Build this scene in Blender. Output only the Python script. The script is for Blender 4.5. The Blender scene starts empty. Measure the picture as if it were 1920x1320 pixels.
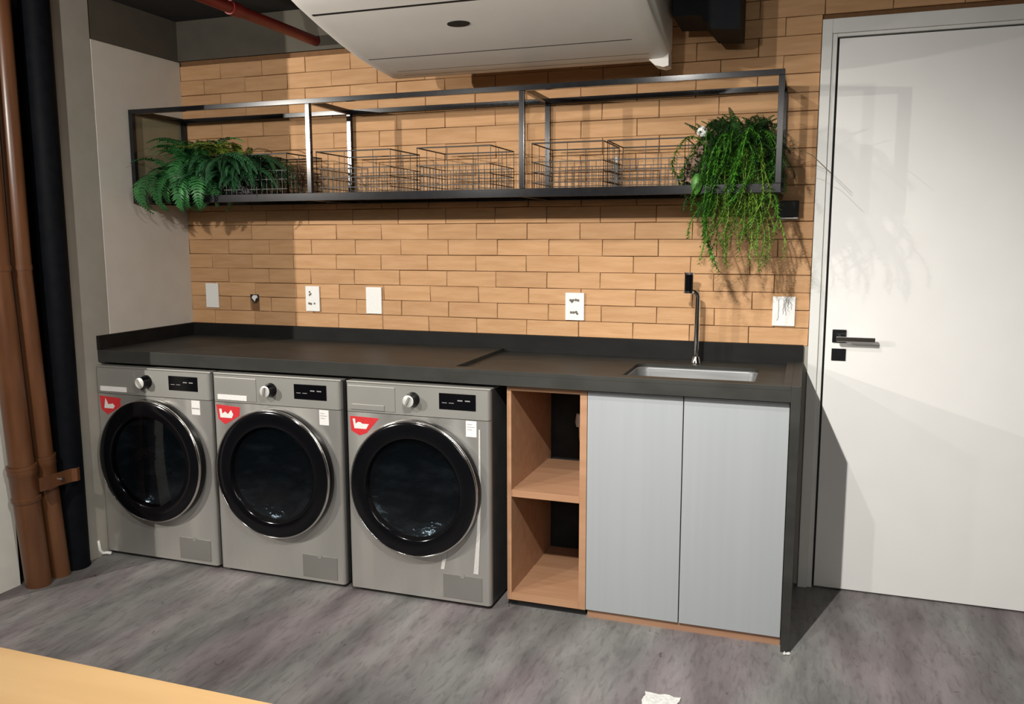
import bpy, bmesh, math, random
from mathutils import Vector, Matrix
SC = bpy.context.scene
COL = SC.collection
PI = math.pi
# ------------------------------------------------------------------ camera
yaw, pitch, roll = 0.3346, -0.1366, -0.0023
cyw, syw, cp, sp = math.cos(yaw), math.sin(yaw), math.cos(pitch), math.sin(pitch)
fwd = Vector((-syw*cp, cyw*cp, sp)); rt = Vector((cyw, syw, 0)); up = rt.cross(fwd)
cr, sr = math.cos(roll), math.sin(roll)
r2 = cr*rt + sr*up; u2 = -sr*rt + cr*up
cam = bpy.data.cameras.new('camera'); camo = bpy.data.objects.new('camera', cam); COL.objects.link(camo)
camo.matrix_world = Matrix(((r2.x, u2.x, -fwd.x, 2.9239), (r2.y, u2.y, -fwd.y, -3.5024), (r2.z, u2.z, -fwd.z, 1.4108), (0, 0, 0, 1)))
cam.sensor_width = 36; cam.lens = 1593.2/1920*36; cam.clip_start = .02
SC.camera = camo
# ------------------------------------------------------------------ world, exposure
SC.view_settings.view_transform = 'Standard'; SC.view_settings.look = 'None'
SC.view_settings.gamma = 1; SC.view_settings.use_curve_mapping = False
SC.view_settings.exposure = 0.16
wd = bpy.data.worlds.new('world'); SC.world = wd; wd.use_nodes = True
wd.node_tree.nodes['Background'].inputs[0].default_value = (1, .9, .78, 1)
wd.node_tree.nodes['Background'].inputs[1].default_value = .02
# ------------------------------------------------------------------ lights
def lamp(name, kind, loc, power, color, size, aim=None, **kw):
    l = bpy.data.lights.new(name, kind); l.energy = power; l.color = color
    if kind == 'AREA': l.size = size
    else: l.shadow_soft_size = size
    for k, v in kw.items(): setattr(l, k, v)
    o = bpy.data.objects.new(name, l); COL.objects.link(o); o.location = loc
    if aim is not None: o.rotation_euler = (Vector(aim)-Vector(loc)).to_track_quat('-Z', 'Y').to_euler()
    return o
lamp('pendant_light', 'SPOT', (2.415, -2.285, 2.0), 86, (1, .965, .91), .012, aim=(2.3, -1.3, .0), spot_size=2.85, spot_blend=.8)
lamp('added_door_fill', 'SPOT', (2.366, -2.45, 2.107), 165, (1, .97, .92), .012, aim=(3.5, 0, -.7), spot_size=1.6, spot_blend=1)  # added lamp in line with the pendant, brightens the door
lamp('ceiling_spot_light', 'SPOT', (2.23, -2.04, 2.38), 45, (1, .97, .92), .012, aim=(2.9, 0, .2), spot_size=2.2, spot_blend=1)
lamp('hall_light', 'SPOT', (-1.3, -3.7, 2.26), 400, (1, .94, .86), .02, aim=(.5, 0, 1.2), spot_size=1.2, spot_blend=.9)
lamp('added_room_fill', 'AREA', (3.2, -4.8, 2.15), 34, (1, .96, .90), 1.2, aim=(2.0, -3.0, 0), specular_factor=.3)  # added soft fill with no known fixture, weakened in reflections
lamp('added_left_fill', 'SPOT', (.85, -2.6, 2.03), 85, (1, .95, .88), .02, aim=(.55, 0, 1.35), spot_size=2.1, spot_blend=.8)  # added fill, brightens the left part of the back wall

# ------------------------------------------------------------------ materials
def mat(name, c, rough=.5, metal=0, c2=None, scale=(5, 5, 5), nscale=1, bump=0, bscale=None, detail=4, rnd=0, spec=None, coat=0, rough2=None, lo=.35, hi=.65):
    m = bpy.data.materials.new(name); m.use_nodes = True
    nt = m.node_tree; N = nt.nodes; L = nt.links; b = N['Principled BSDF']
    b.inputs['Base Color'].default_value = (*c, 1); b.inputs['Roughness'].default_value = rough; b.inputs['Metallic'].default_value = metal
    if spec is not None: b.inputs['Specular IOR Level'].default_value = spec
    if coat: b.inputs['Coat Weight'].default_value = coat; b.inputs['Coat Roughness'].default_value = .08
    tc = N.new('ShaderNodeTexCoord')
    def noise(sc, s):
        mp = N.new('ShaderNodeMapping'); mp.inputs['Scale'].default_value = sc
        if rnd:
            oi = N.new('ShaderNodeObjectInfo'); mm = N.new('ShaderNodeMath'); mm.operation = 'MULTIPLY'; mm.inputs[1].default_value = 37
            L.new(oi.outputs['Random'], mm.inputs[0]); L.new(mm.outputs[0], mp.inputs['Location'])
        L.new(tc.outputs['Object'], mp.inputs['Vector'])
        n = N.new('ShaderNodeTexNoise'); n.inputs['Scale'].default_value = s; n.inputs['Detail'].default_value = detail
        L.new(mp.outputs[0], n.inputs['Vector']); return n
    out = None
    if c2 is not None:
        n = noise(scale, nscale); r = N.new('ShaderNodeValToRGB')
        r.color_ramp.elements[0].position = lo; r.color_ramp.elements[1].position = hi
        r.color_ramp.elements[0].color = (*c, 1); r.color_ramp.elements[1].color = (*c2, 1)
        L.new(n.outputs['Fac'], r.inputs[0]); out = r.outputs[0]
        if rough2 is not None:
            mr = N.new('ShaderNodeMapRange'); mr.inputs['To Min'].default_value = rough; mr.inputs['To Max'].default_value = rough2
            mr.inputs['From Min'].default_value = lo; mr.inputs['From Max'].default_value = hi
            L.new(n.outputs['Fac'], mr.inputs[0]); L.new(mr.outputs[0], b.inputs['Roughness'])
    if rnd and out:
        oi = N.new('ShaderNodeObjectInfo'); mr = N.new('ShaderNodeMapRange'); mr.inputs['To Min'].default_value = 1-rnd; mr.inputs['To Max'].default_value = 1+rnd
        L.new(oi.outputs['Random'], mr.inputs[0])
        hs = N.new('ShaderNodeHueSaturation'); L.new(out, hs.inputs['Color']); L.new(mr.outputs[0], hs.inputs['Value']); out = hs.outputs[0]
    if out: L.new(out, b.inputs['Base Color'])
    if bump:
        n = noise(bscale or scale, nscale); bp = N.new('ShaderNodeBump'); bp.inputs['Strength'].default_value = bump; bp.inputs['Distance'].default_value = .01
        L.new(n.outputs['Fac'], bp.inputs['Height']); L.new(bp.outputs[0], b.inputs['Normal'])
    return m
def tint_glass(name, tint, gloss=.08, rough=.03):
    m = bpy.data.materials.new(name); m.use_nodes = True; nt = m.node_tree; N = nt.nodes; L = nt.links
    N.remove(N['Principled BSDF']); t = N.new('ShaderNodeBsdfTransparent'); t.inputs[0].default_value = (*tint, 1)
    g = N.new('ShaderNodeBsdfGlossy'); g.inputs['Roughness'].default_value = rough; g.inputs[0].default_value = (.9, .9, .9, 1)
    lw = N.new('ShaderNodeLayerWeight'); lw.inputs[0].default_value = .5
    pw = N.new('ShaderNodeMath'); pw.operation = 'POWER'; pw.inputs[1].default_value = 5; L.new(lw.outputs['Facing'], pw.inputs[0])
    f = N.new('ShaderNodeMath'); f.operation = 'MULTIPLY_ADD'; f.inputs[1].default_value = .9; f.inputs[2].default_value = .04; L.new(pw.outputs[0], f.inputs[0])
    x = N.new('ShaderNodeMixShader'); L.new(f.outputs[0], x.inputs[0]); L.new(t.outputs[0], x.inputs[1]); L.new(g.outputs[0], x.inputs[2])
    L.new(x.outputs[0], N['Material Output'].inputs[0]); return m
M = {}
M['brick'] = mat('brick_clay', (.50, .285, .140), .75, c2=(.565, .335, .175), scale=(6, 6, 40), nscale=1.2, bump=.18, bscale=(20, 20, 160), rnd=.06, spec=.2)
M['mortar'] = mat('dark_brown_mortar', (.17, .085, .035), .95, c2=(.20, .10, .045), nscale=10)  # dark brown mortar seen in the brick joints
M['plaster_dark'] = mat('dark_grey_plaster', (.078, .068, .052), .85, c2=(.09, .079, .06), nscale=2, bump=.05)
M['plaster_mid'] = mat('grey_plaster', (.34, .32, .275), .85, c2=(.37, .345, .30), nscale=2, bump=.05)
M['plaster_light'] = mat('light_grey_plaster', (.60, .56, .50), .8, c2=(.63, .59, .53), nscale=2, bump=.04)
M['wall_white'] = mat('off_white_paint', (.74, .73, .66), .8, c2=(.78, .77, .70), nscale=3)
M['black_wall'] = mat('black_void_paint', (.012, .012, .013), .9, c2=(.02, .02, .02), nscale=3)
M['room'] = mat('room_paint', (.13, .12, .10), .85, c2=(.15, .14, .12), nscale=1)
M['ceiling'] = mat('black_ceiling_paint', (.012, .012, .012), .9, c2=(.018, .017, .016), nscale=3)
M['door'] = mat('white_lacquer', (.82, .81, .785), .32, c2=(.84, .83, .805), nscale=1.2, spec=.4)
M['frame'] = mat('white_frame_paint', (.68, .68, .65), .4, c2=(.71, .71, .68), nscale=2)
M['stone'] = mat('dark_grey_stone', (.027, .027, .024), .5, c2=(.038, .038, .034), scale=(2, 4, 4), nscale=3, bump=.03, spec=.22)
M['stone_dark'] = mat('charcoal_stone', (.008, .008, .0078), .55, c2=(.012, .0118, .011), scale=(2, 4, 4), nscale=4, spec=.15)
M['steel'] = mat('brushed_steel', (.50, .49, .46), .50, .72, c2=(.53, .52, .49), scale=(9, 9, .25), nscale=1, rough2=.24, detail=2)
M['silver'] = mat('silver_plastic', (.30, .295, .27), .42, .35, c2=(.33, .325, .30), scale=(3, 3, 3), nscale=1)
M['knob_silver'] = mat('bright_silver', (.75, .75, .72), .3, .35, c2=(.8, .8, .77))
M['grey_film'] = mat('cloudy_film', (.50, .49, .46), .3, c2=(.58, .57, .54), nscale=30)
M['basin_steel'] = mat('satin_sink_steel', (.16, .165, .165), .4, .35, c2=(.22, .225, .225), scale=(2, 30, 30), nscale=2)
M['casing'] = mat('charcoal_casing', (.03, .03, .029), .5, c2=(.04, .04, .038), nscale=3)
M['chrome'] = mat('chrome', (.82, .81, .79), .12, 1, c2=(.85, .84, .82))
M['black_gloss'] = mat('black_glossy_plastic', (.003, .003, .004), .12, c2=(.004, .004, .005), spec=.3)
M['black_matt'] = mat('black_rubber', (.010, .010, .010), .6, c2=(.014, .014, .014))
M['grey_plastic'] = mat('grey_plastic', (.20, .195, .18), .45, .3, c2=(.22, .215, .20))
M['drum'] = mat('dark_drum_bowl', (.02, .03, .034), .16, .5, c2=(.07, .09, .095), scale=(6, 6, 14), nscale=1.6, bump=.9, lo=.5, hi=.8)
M['window'] = tint_glass('smoked_door_glass', (.40, .43, .47))
M['smoke'] = tint_glass('smoked_shelf_glass', (.36, .28, .21))
M['smoke_side'] = tint_glass('grey_shelf_glass', (.84, .84, .78))
M['red'] = mat('red_sticker', (.55, .028, .035), .35, c2=(.62, .04, .045), nscale=30)
M['white'] = mat('white_plastic', (.80, .80, .77), .35, c2=(.84, .84, .81), nscale=20)
M['white_print'] = mat('white_sticker', (.72, .70, .68), .5, c2=(.80, .78, .76), nscale=30)
M['print_grey'] = mat('grey_print', (.25, .25, .26), .5, c2=(.35, .33, .33), nscale=60)
M['ports'] = mat('socket_ports', (.10, .09, .085), .5, c2=(.2, .17, .13), nscale=90)
M['wood'] = mat('tan_laminate', (.37, .20, .11), .5, c2=(.42, .235, .135), scale=(2, 14, 14), nscale=2, spec=.3)
M['wood_mid'] = mat('tan_laminate_plinth', (.30, .16, .09), .55, c2=(.36, .20, .12), scale=(2, 14, 14), nscale=2)
M['table'] = mat('light_oak', (.62, .385, .17), .42, c2=(.69, .44, .205), scale=(1.2, 14, 14), nscale=1.5, bump=.03)
M['grey_door'] = mat('pale_grey_laminate', (.32, .34, .35), .45, c2=(.332, .352, .362), scale=(40, 8, 1), nscale=1, spec=.35)
M['ac'] = mat('ac_plastic', (.86, .83, .77), .42, c2=(.88, .85, .79), nscale=2)
M['shelf'] = mat('graphite_metal', (.012, .012, .014), .16, .15, c2=(.016, .016, .018), nscale=6)
M['wire'] = mat('dark_wire', (.010, .007, .006), .5, 0, c2=(.015, .011, .009), nscale=6)
M['pipe'] = mat('copper_brown_paint', (.115, .045, .019), .3, c2=(.16, .066, .028), scale=(8, 8, 1.5), nscale=2, spec=.5)
M['pipe_dark'] = mat('black_pipe_paint', (.004, .005, .007), .6, c2=(.006, .007, .009), nscale=5, spec=.08)
M['red_pipe'] = mat('red_pipe_paint', (.17, .012, .009), .45, c2=(.21, .016, .012), nscale=5)
M['fern'] = mat('fern_green', (.022, .12, .03), .5, c2=(.05, .22, .06), scale=(8, 8, 8), nscale=2, rnd=.35)
M['fern_yellow'] = mat('fern_yellow_green', (.06, .10, .012), .55, c2=(.24, .30, .04), nscale=10, rnd=.3)
M['fern_dark'] = mat('fern_dark_green', (.01, .05, .018), .55, c2=(.02, .09, .03), nscale=10, rnd=.35)
M['trail'] = mat('asparagus_green', (.03, .15, .012), .5, c2=(.10, .30, .03), nscale=12, rnd=.4)
M['trail_dark'] = mat('asparagus_dark_green', (.012, .045, .008), .6, c2=(.03, .09, .015), nscale=12, rnd=.35)
M['trail_yellow'] = mat('yellow_green_needles', (.10, .20, .02), .5, c2=(.20, .34, .05), nscale=12, rnd=.3)
M['stem'] = mat('brown_stem', (.10, .07, .03), .7, c2=(.14, .10, .04), nscale=12)
M['dry'] = mat('dried_bloom_brown', (.12, .075, .045), .8, c2=(.24, .17, .12), nscale=30)
M['pot'] = mat('dark_planter', (.012, .012, .012), .6, c2=(.02, .02, .018), nscale=8)
M['outlet_shadow'] = M['black_matt']
M['gasket'] = mat('paper_fibre', (.78, .77, .74), .9, c2=(.62, .61, .58), nscale=25, bump=.3)

# concrete floor
def floor_mat():
    m = bpy.data.materials.new('stained_concrete'); m.use_nodes = True; nt = m.node_tree; N = nt.nodes; L = nt.links; b = N['Principled BSDF']
    tc = N.new('ShaderNodeTexCoord')
    def nz(sc, s, det=5, dist=0):
        mp = N.new('ShaderNodeMapping'); mp.inputs['Scale'].default_value = sc; L.new(tc.outputs['Object'], mp.inputs['Vector'])
        n = N.new('ShaderNodeTexNoise'); n.inputs['Scale'].default_value = s; n.inputs['Detail'].default_value = det; n.inputs['Distortion'].default_value = dist
        L.new(mp.outputs[0], n.inputs['Vector']); return n.outputs['Fac']
    def ramp(f, a, c, ca, cc):
        r = N.new('ShaderNodeValToRGB'); r.color_ramp.elements[0].position = a; r.color_ramp.elements[1].position = c
        r.color_ramp.elements[0].color = (*ca, 1); r.color_ramp.elements[1].color = (*cc, 1); L.new(f, r.inputs[0]); return r.outputs[0]
    def mul(a, c, f=1):
        x = N.new('ShaderNodeMix'); x.data_type = 'RGBA'; x.blend_type = 'MULTIPLY'; x.inputs[0].default_value = f
        L.new(a, x.inputs[6]); L.new(c, x.inputs[7]); return x.outputs[2]
    hue = ramp(nz((2.2, .8, 1), 1.3, 3), .4, .6, (.235, .205, .208), (.225, .226, .214))
    st = ramp(nz((5, 1.1, 1), 1.5, 6, .3), .33, .68, (.56, .54, .55), (1.18, 1.18, 1.18))
    fine = ramp(nz((26, 6, 1), 2.2, 8, .6), .28, .50, (.58, .56, .57), (1, 1, 1))
    cl = ramp(nz((1, 1, 1), 1.7, 4), .35, .7, (.78, .78, .78), (1.2, 1.2, 1.2))
    pit = ramp(nz((9, 5, 1), 3.5, 9, 1.2), .26, .32, (.35, .33, .33), (1, 1, 1))
    o = mul(mul(mul(hue, st), cl), fine, .7); o = mul(o, pit, .8)
    L.new(o, b.inputs['Base Color']); b.inputs['Roughness'].default_value = .62; b.inputs['Specular IOR Level'].default_value = .3
    bp = N.new('ShaderNodeBump'); bp.inputs['Strength'].default_value = .25; bp.inputs['Distance'].default_value = .01
    L.new(nz((20, 8, 1), 4, 6), bp.inputs['Height']); L.new(bp.outputs[0], b.inputs['Normal'])
    return m
M['floor'] = floor_mat()

# ------------------------------------------------------------------ mesh helpers
def B(): return bmesh.new()
def box(bm, x0, x1, y0, y1, z0, z1, bev=0, seg=2):
    r = bmesh.ops.create_cube(bm, size=1)
    for v in r['verts']:
        v.co = Vector((x0+(v.co.x+.5)*(x1-x0), y0+(v.co.y+.5)*(y1-y0), z0+(v.co.z+.5)*(z1-z0)))
    if bev:
        es = list({e for v in r['verts'] for e in v.link_edges})
        bmesh.ops.bevel(bm, geom=es, offset=bev, segments=seg, affect='EDGES', profile=.6)
    return bm
def tube(bm, pts, rad, n=10, cap=True):
    pts = [Vector(p) for p in pts]; rads = rad if isinstance(rad, (list, tuple)) else [rad]*len(pts)
    rings = []; prev = None
    for i, p in enumerate(pts):
        d = (pts[min(i+1, len(pts)-1)]-pts[max(i-1, 0)]).normalized()
        a = prev if prev is not None else (Vector((0, 0, 1)) if abs(d.z) < .9 else Vector((1, 0, 0)))
        a = (a-d*a.dot(d)).normalized(); prev = a; c = d.cross(a)
        rings.append([bm.verts.new(p+rads[i]*(math.cos(2*PI*k/n)*a+math.sin(2*PI*k/n)*c)) for k in range(n)])
    for i in range(len(rings)-1):
        for k in range(n): bm.faces.new((rings[i][k], rings[i][(k+1) % n], rings[i+1][(k+1) % n], rings[i+1][k]))
    if cap: bm.faces.new(rings[0][::-1]); bm.faces.new(rings[-1])
    return bm
def lathe(bm, prof, c, axis='y', n=64, close=False):
    # prof: list of (radius, offset along axis)
    rings = []
    for r, h in prof:
        ring = []
        for k in range(n):
            a = 2*PI*k/n; u, w = r*math.cos(a), r*math.sin(a)
            p = {'y': (u, h, w), 'z': (u, w, h), 'x': (h, u, w)}[axis]
            ring.append(bm.verts.new(Vector(c)+Vector(p)))
        rings.append(ring)
    for i in range(len(rings)-1):
        for k in range(n): bm.faces.new((rings[i][k], rings[i][(k+1) % n], rings[i+1][(k+1) % n], rings[i+1][k]))
    if close: bm.faces.new(rings[0]); bm.faces.new(rings[-1][::-1])
    return bm
def prism(bm, poly, y0, y1):      # poly of (x, z) extruded along y
    a = [bm.verts.new((x, y0, z)) for x, z in poly]; b = [bm.verts.new((x, y1, z)) for x, z in poly]
    bm.faces.new(a); bm.faces.new(b[::-1]); n = len(poly)
    for i in range(n): bm.faces.new((a[i], b[i], b[(i+1) % n], a[(i+1) % n]))
    return bm
def obj(name, bm, m, parent=None, smooth=False, kind=None, label=None):
    bmesh.ops.recalc_face_normals(bm, faces=bm.faces[:])
    me = bpy.data.meshes.new(name); bm.to_mesh(me); bm.free()
    me.materials.append(M[m] if isinstance(m, str) else m)
    if smooth:
        for p in me.polygons: p.use_smooth = True
    o = bpy.data.objects.new(name, me); COL.objects.link(o)
    if parent: o.parent = parent; o.matrix_parent_inverse = Matrix.Translation(-world_loc(parent))
    if smooth == 'auto':
        me.set_sharp_from_angle(angle=math.radians(35))
    if kind: o['kind'] = kind
    if label: o['label'] = label
    return o
def world_loc(o):
    v = Vector(o.location) if o.parent is None else Vector((0, 0, 0))
    if o.parent is not None:
        v = Vector(o.location) + (o.matrix_parent_inverse.to_translation() if o.parent else Vector()) + world_loc(o.parent)
    return v
def thing(name, loc, label, cat, group=None, kind=None):
    o = bpy.data.objects.new(name, None); COL.objects.link(o); o.location = loc; o.empty_display_size = .1
    return tag(o, label, cat, group, kind)
def tag(o, label=None, cat=None, group=None, kind=None):
    if label: o['label'] = label
    if cat: o['category'] = cat
    if group: o['group'] = group
    if kind: o['kind'] = kind
    return o
def struct(name, bm, m, **k):
    return obj(name, bm, m, kind='structure', **k)
def bxo(name, parent, m, *a, bev=0, **k): return obj(name, box(B(), *a, bev=bev), m, parent, **k)

# ------------------------------------------------------------------ room shell
ZC = 2.43
struct('floor', box(B(), -3.2, 5.6, -6.2, .14, -.12, 0), 'floor')
struct('ceiling', box(B(), -3.2, 5.6, -6.2, .14, ZC, ZC+.12), 'ceiling')
wb = struct('wall_back', box(B(), -.12, 5.6, .014, .14, 0, ZC), 'mortar')
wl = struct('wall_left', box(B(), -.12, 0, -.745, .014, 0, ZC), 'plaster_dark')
bxo('plaster_panel', wl, 'plaster_light', 0, .006, -.545, .0, .965, 2.24, bev=.0015, label='lighter grey plaster panel set off from the darker wall')
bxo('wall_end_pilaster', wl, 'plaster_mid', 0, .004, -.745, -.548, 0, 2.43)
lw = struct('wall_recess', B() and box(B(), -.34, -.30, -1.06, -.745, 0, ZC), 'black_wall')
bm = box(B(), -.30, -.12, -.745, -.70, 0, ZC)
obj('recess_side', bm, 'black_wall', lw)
struct('wall_stub', box(B(), -.34, -.062, -1.30, -1.035, 0, ZC), 'wall_white')
struct('wall_right', box(B(), 5.6, 5.72, -6.2, .14, 0, ZC), 'room')
struct('wall_front', box(B(), -3.2, 5.6, -6.32, -6.2, 0, ZC), 'plaster_mid')
struct('wall_far_left', box(B(), -3.32, -3.2, -6.2, -.7, 0, ZC), 'room')
struct('wall_hall', box(B(), -3.2, -.34, -.82, -.7, 0, ZC), 'room')
# soffit of grey plaster over the left of the brickwork
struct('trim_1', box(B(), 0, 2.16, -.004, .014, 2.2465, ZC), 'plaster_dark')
# plaster under the worktop
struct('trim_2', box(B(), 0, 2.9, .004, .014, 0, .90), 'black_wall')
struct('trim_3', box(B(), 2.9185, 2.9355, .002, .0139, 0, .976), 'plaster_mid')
# white strip low behind the door side
# ------------------------------------------------------------------ bricks
random.seed(4)
COURSE, BL, GAP = .0692, .2335, .0020
def brick_mesh(w, s):
    rd = random.Random(s); bm = B(); h = COURSE-GAP
    box(bm, 0, w, -.0145, .0, 0, h)
    for v in bm.verts:
        v.co.x += rd.uniform(-.0012, .0012); v.co.z += rd.uniform(-.0011, .0011)
        if v.co.y < -.01: v.co.y += rd.uniform(-.0015, .0015)
    es = [e for e in bm.edges if all(v.co.y < -.01 for v in e.verts)]
    bmesh.ops.bevel(bm, geom=es, offset=.0016, segments=1, affect='EDGES')
    bmesh.ops.recalc_face_normals(bm, faces=bm.faces[:])
    me = bpy.data.meshes.new('brick'); bm.to_mesh(me); bm.free(); me.materials.append(M['brick']); return me
full = [brick_mesh(BL-GAP, 10+i) for i in range(8)]
partial = {}
HOLES = [(.352, .402, 1.084, 1.130)]
def place_brick(x0, x1, z, dy=0):
    w = round(x1-x0-GAP, 3)
    if w < .012: return
    if abs(w-(BL-GAP)) < .002: me = random.choice(full)
    else:
        if w not in partial: partial[w] = brick_mesh(w, int(w*1000))
        me = partial[w]
    o = bpy.data.objects.new('brick', me); COL.objects.link(o)
    o.parent = wb; o.location = (x0+GAP/2, .0140+random.uniform(-.001, .0012)+dy, z+GAP/2)
offs = [.0, .143, .0, .14, .004, .138, -.004, .146]
zb = .977
for r in range(18+4):
    z = zb+r*COURSE
    if z > 2.46-COURSE: break
    xs = 0 if r < 18 else 2.17
    xe = 2.935 if z < 2.2-.02 else 3.95
    if r == 18: xs = 2.17
    off = (1.167-.2335*5)+(0 if r % 2 else 0)
    off = [.0, .143][(r+1) % 2]+random.uniform(-.006, .006)
    x = -BL+off
    if r >= 17 and False: pass
    while x < xe:
        a, b = max(x, xs), min(x+BL, xe)
        if b > a+.01 and not (abs(z-zb-COURSE) < .01 and a < .38 < b): place_brick(a, b, z)
        elif b > a+.01:      # the brick broken around the knocked-out hole
            place_brick(a, .352, z); place_brick(.402, b, z)
        x += BL
# ------------------------------------------------------------------ door
d = thing('door_1', (3.4, 0, 0), 'white lacquered door in a flat white frame at the right', None, kind='structure')
bm = B(); box(bm, 2.936, 2.972, -.030, .012, 0, 2.198, bev=.002); box(bm, 3.855, 3.92, -.030, .012, 0, 2.198, bev=.002); box(bm, 2.972, 3.855, -.030, .012, 2.146, 2.198, bev=.002)
obj('door_frame', bm, 'frame', d)
bm = B(); box(bm, 2.972, 2.990, -.020, .012, 0, 2.146, bev=.002); box(bm, 2.990, 3.855, -.020, .012, 2.134, 2.146, bev=.002)
obj('door_stop', bm, 'frame', d)
bxo('dark_gap_backing', d, 'black_matt', 2.973, 3.86, .0121, .0138, .0, 2.14)  # black backing added so the gap round the door reads as dark shade
bxo('door_panel', d, 'door', 2.998, 3.85, -.012, .012, .006, 2.129, bev=.002)
# handle
bm = box(B(), 3.022, 3.072, -.021, -.012, .998, 1.048, bev=.002)
h = obj('handle_plate', bm, 'shelf', d)
bm = tube(B(), [(3.047, -.02, 1.02), (3.047, -.062, 1.02)], .010, 12); obj('handle_neck', bm, 'shelf', h)
bm = box(B(), 3.036, 3.172, -.075, -.058, 1.008, 1.026, bev=.002); obj('handle_lever', bm, 'chrome', h)
bxo('keyhole_plate', d, 'shelf', 3.022, 3.074, -.017, -.012, .927, .974, bev=.0015)
# ------------------------------------------------------------------ worktop
t = thing('worktop', (1.46, -.31, .92), 'dark grey stone worktop with waterfall end over the washers and sink cabinet', 'countertop')
YF = -.622
bm = box(B(), .004, 1.676, YF, .0, .866, .92, bev=.0015); obj('slab', bm, 'stone', t)
bm = B(); z0, z1 = .866, .905
SX0, SX1, SY0, SY1 = 2.30, 2.765, -.545, -.175
def rrect(x0, x1, y0, y1, r, n=5):
    p = []
    for cx, cy, a0 in ((x1-r, y1-r, 0), (x0+r, y1-r, 90), (x0+r, y0+r, 180), (x1-r, y0+r, 270)):
        for k in range(n+1):
            a = math.radians(a0+90*k/n); p.append((cx+r*math.cos(a), cy+r*math.sin(a)))
    return p
ins = rrect(SX0, SX1, SY0, SY1, .04)
def ring_slab(bm, X0, X1, Y0, Y1, ins, z0, z1):
    # outer loop points matched to the inner by projection
    cx, cy = (X0+X1)/2, (Y0+Y1)/2; out = []
    n = len(ins)//4
    corners = ((X1, Y1), (X0, Y1), (X0, Y0), (X1, Y0))
    for q in range(4):
        for k in range(n): out.append(corners[q])
    for zz, flip in ((z1, 0), (z0, 1)):
        vi = [bm.verts.new((x, y, zz)) for x, y in ins]; vc = [bm.verts.new((x, y, zz)) for x, y in corners]
        for q in range(4):
            for k in range(n-1): bm.faces.new((vc[q], vi[q*n+k], vi[q*n+k+1]))
            j = (q*n+n) % len(ins); bm.faces.new((vc[q], vi[q*n+n-1], vi[j], vc[(q+1) % 4]))
        if not flip: T, TC = vi, vc
        else:
            for k in range(len(ins)): bm.faces.new((T[k], T[(k+1) % len(ins)], vi[(k+1) % len(ins)], vi[k]))
            for k in range(4): bm.faces.new((TC[k], TC[(k+1) % 4], vc[(k+1) % 4], vc[k]))
ring_slab(bm, 1.676, 2.888, YF, 0, ins, z0, z1)
obj('wet_slab', bm, 'stone', t)
bm = B(); box(bm, 1.676, 2.888, YF, -.567, .905, .92, bev=.001); box(bm, 2.862, 2.888, -.567, -.02, .905, .92, bev=.001)
obj('raised_rim', bm, 'stone', t)
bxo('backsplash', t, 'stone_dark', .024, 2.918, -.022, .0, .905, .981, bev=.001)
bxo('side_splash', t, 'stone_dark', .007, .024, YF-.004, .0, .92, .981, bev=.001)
bxo('waterfall_panel', t, 'stone', 2.888, 2.918, YF, -.0, 0, .92, bev=.0015)
# sink
s = thing('sink', (2.53, -.36, .74), 'stainless steel undermount sink basin in the recessed worktop', 'sink')
bm = B()
loops = []
for (dx, z, r) in ((.0062, .893, .04), (.0075, .886, .04), (.014, .80, .045), (.022, .742, .05), (.055, .728, .06)):
    loops.append([bm.verts.new((x, y, z)) for x, y in rrect(SX0-.004+dx, SX1+.004-dx, SY0-.004+dx, SY1+.004-dx, r)])
for a, b in zip(loops, loops[1:]):
    for k in range(len(a)): bm.faces.new((a[k], a[(k+1) % len(a)], b[(k+1) % len(a)], b[k]))
bm.faces.new(loops[-1])
o = obj('basin', bm, 'basin_steel', s, smooth='auto'); md = o.modifiers.new('thick', 'SOLIDIFY'); md.thickness = .0012; md.offset = 1
obj('drain', lathe(B(), [(.045, .7285), (.04, .731), (.03, .7295), (.0005, .729)], (2.53, -.36, 0), 'z', 24), 'chrome', s, smooth=True)
# faucet
f = thing('faucet', (2.52, -.13, .905), 'slim chrome faucet with a dark cylindrical head behind the sink', 'faucet')
obj('stem', tube(B(), [(2.52, -.13, .905), (2.52, -.13, 1.17), (2.517, -.132, 1.184), (2.508, -.138, 1.190), (2.497, -.145, 1.191)], .0105, 14), 'chrome', f, smooth='auto')
obj('base_ring', lathe(B(), [(.0, .9055), (.021, .9055), (.021, .912), (.013, .935), (.0, .935)], (2.52, -.13, 0), 'z', 24), 'chrome', f, smooth='auto')
hd = obj('spout_head', lathe(B(), [(.001, 1.193), (.0165, 1.193), (.0165, 1.262), (.001, 1.262)], (2.487, -.15, 0), 'z', 24), 'black_gloss', f, smooth='auto')
obj('chrome_ring', lathe(B(), [(.001, 1.186), (.022, 1.186), (.022, 1.194), (.001, 1.194)], (2.487, -.15, 0), 'z', 24), 'chrome', hd, smooth='auto')
obj('chrome_ring', lathe(B(), [(.001, 1.258), (.021, 1.258), (.023, 1.266), (.001, 1.266)], (2.487, -.15, 0), 'z', 24), 'chrome', hd, smooth='auto')
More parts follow.
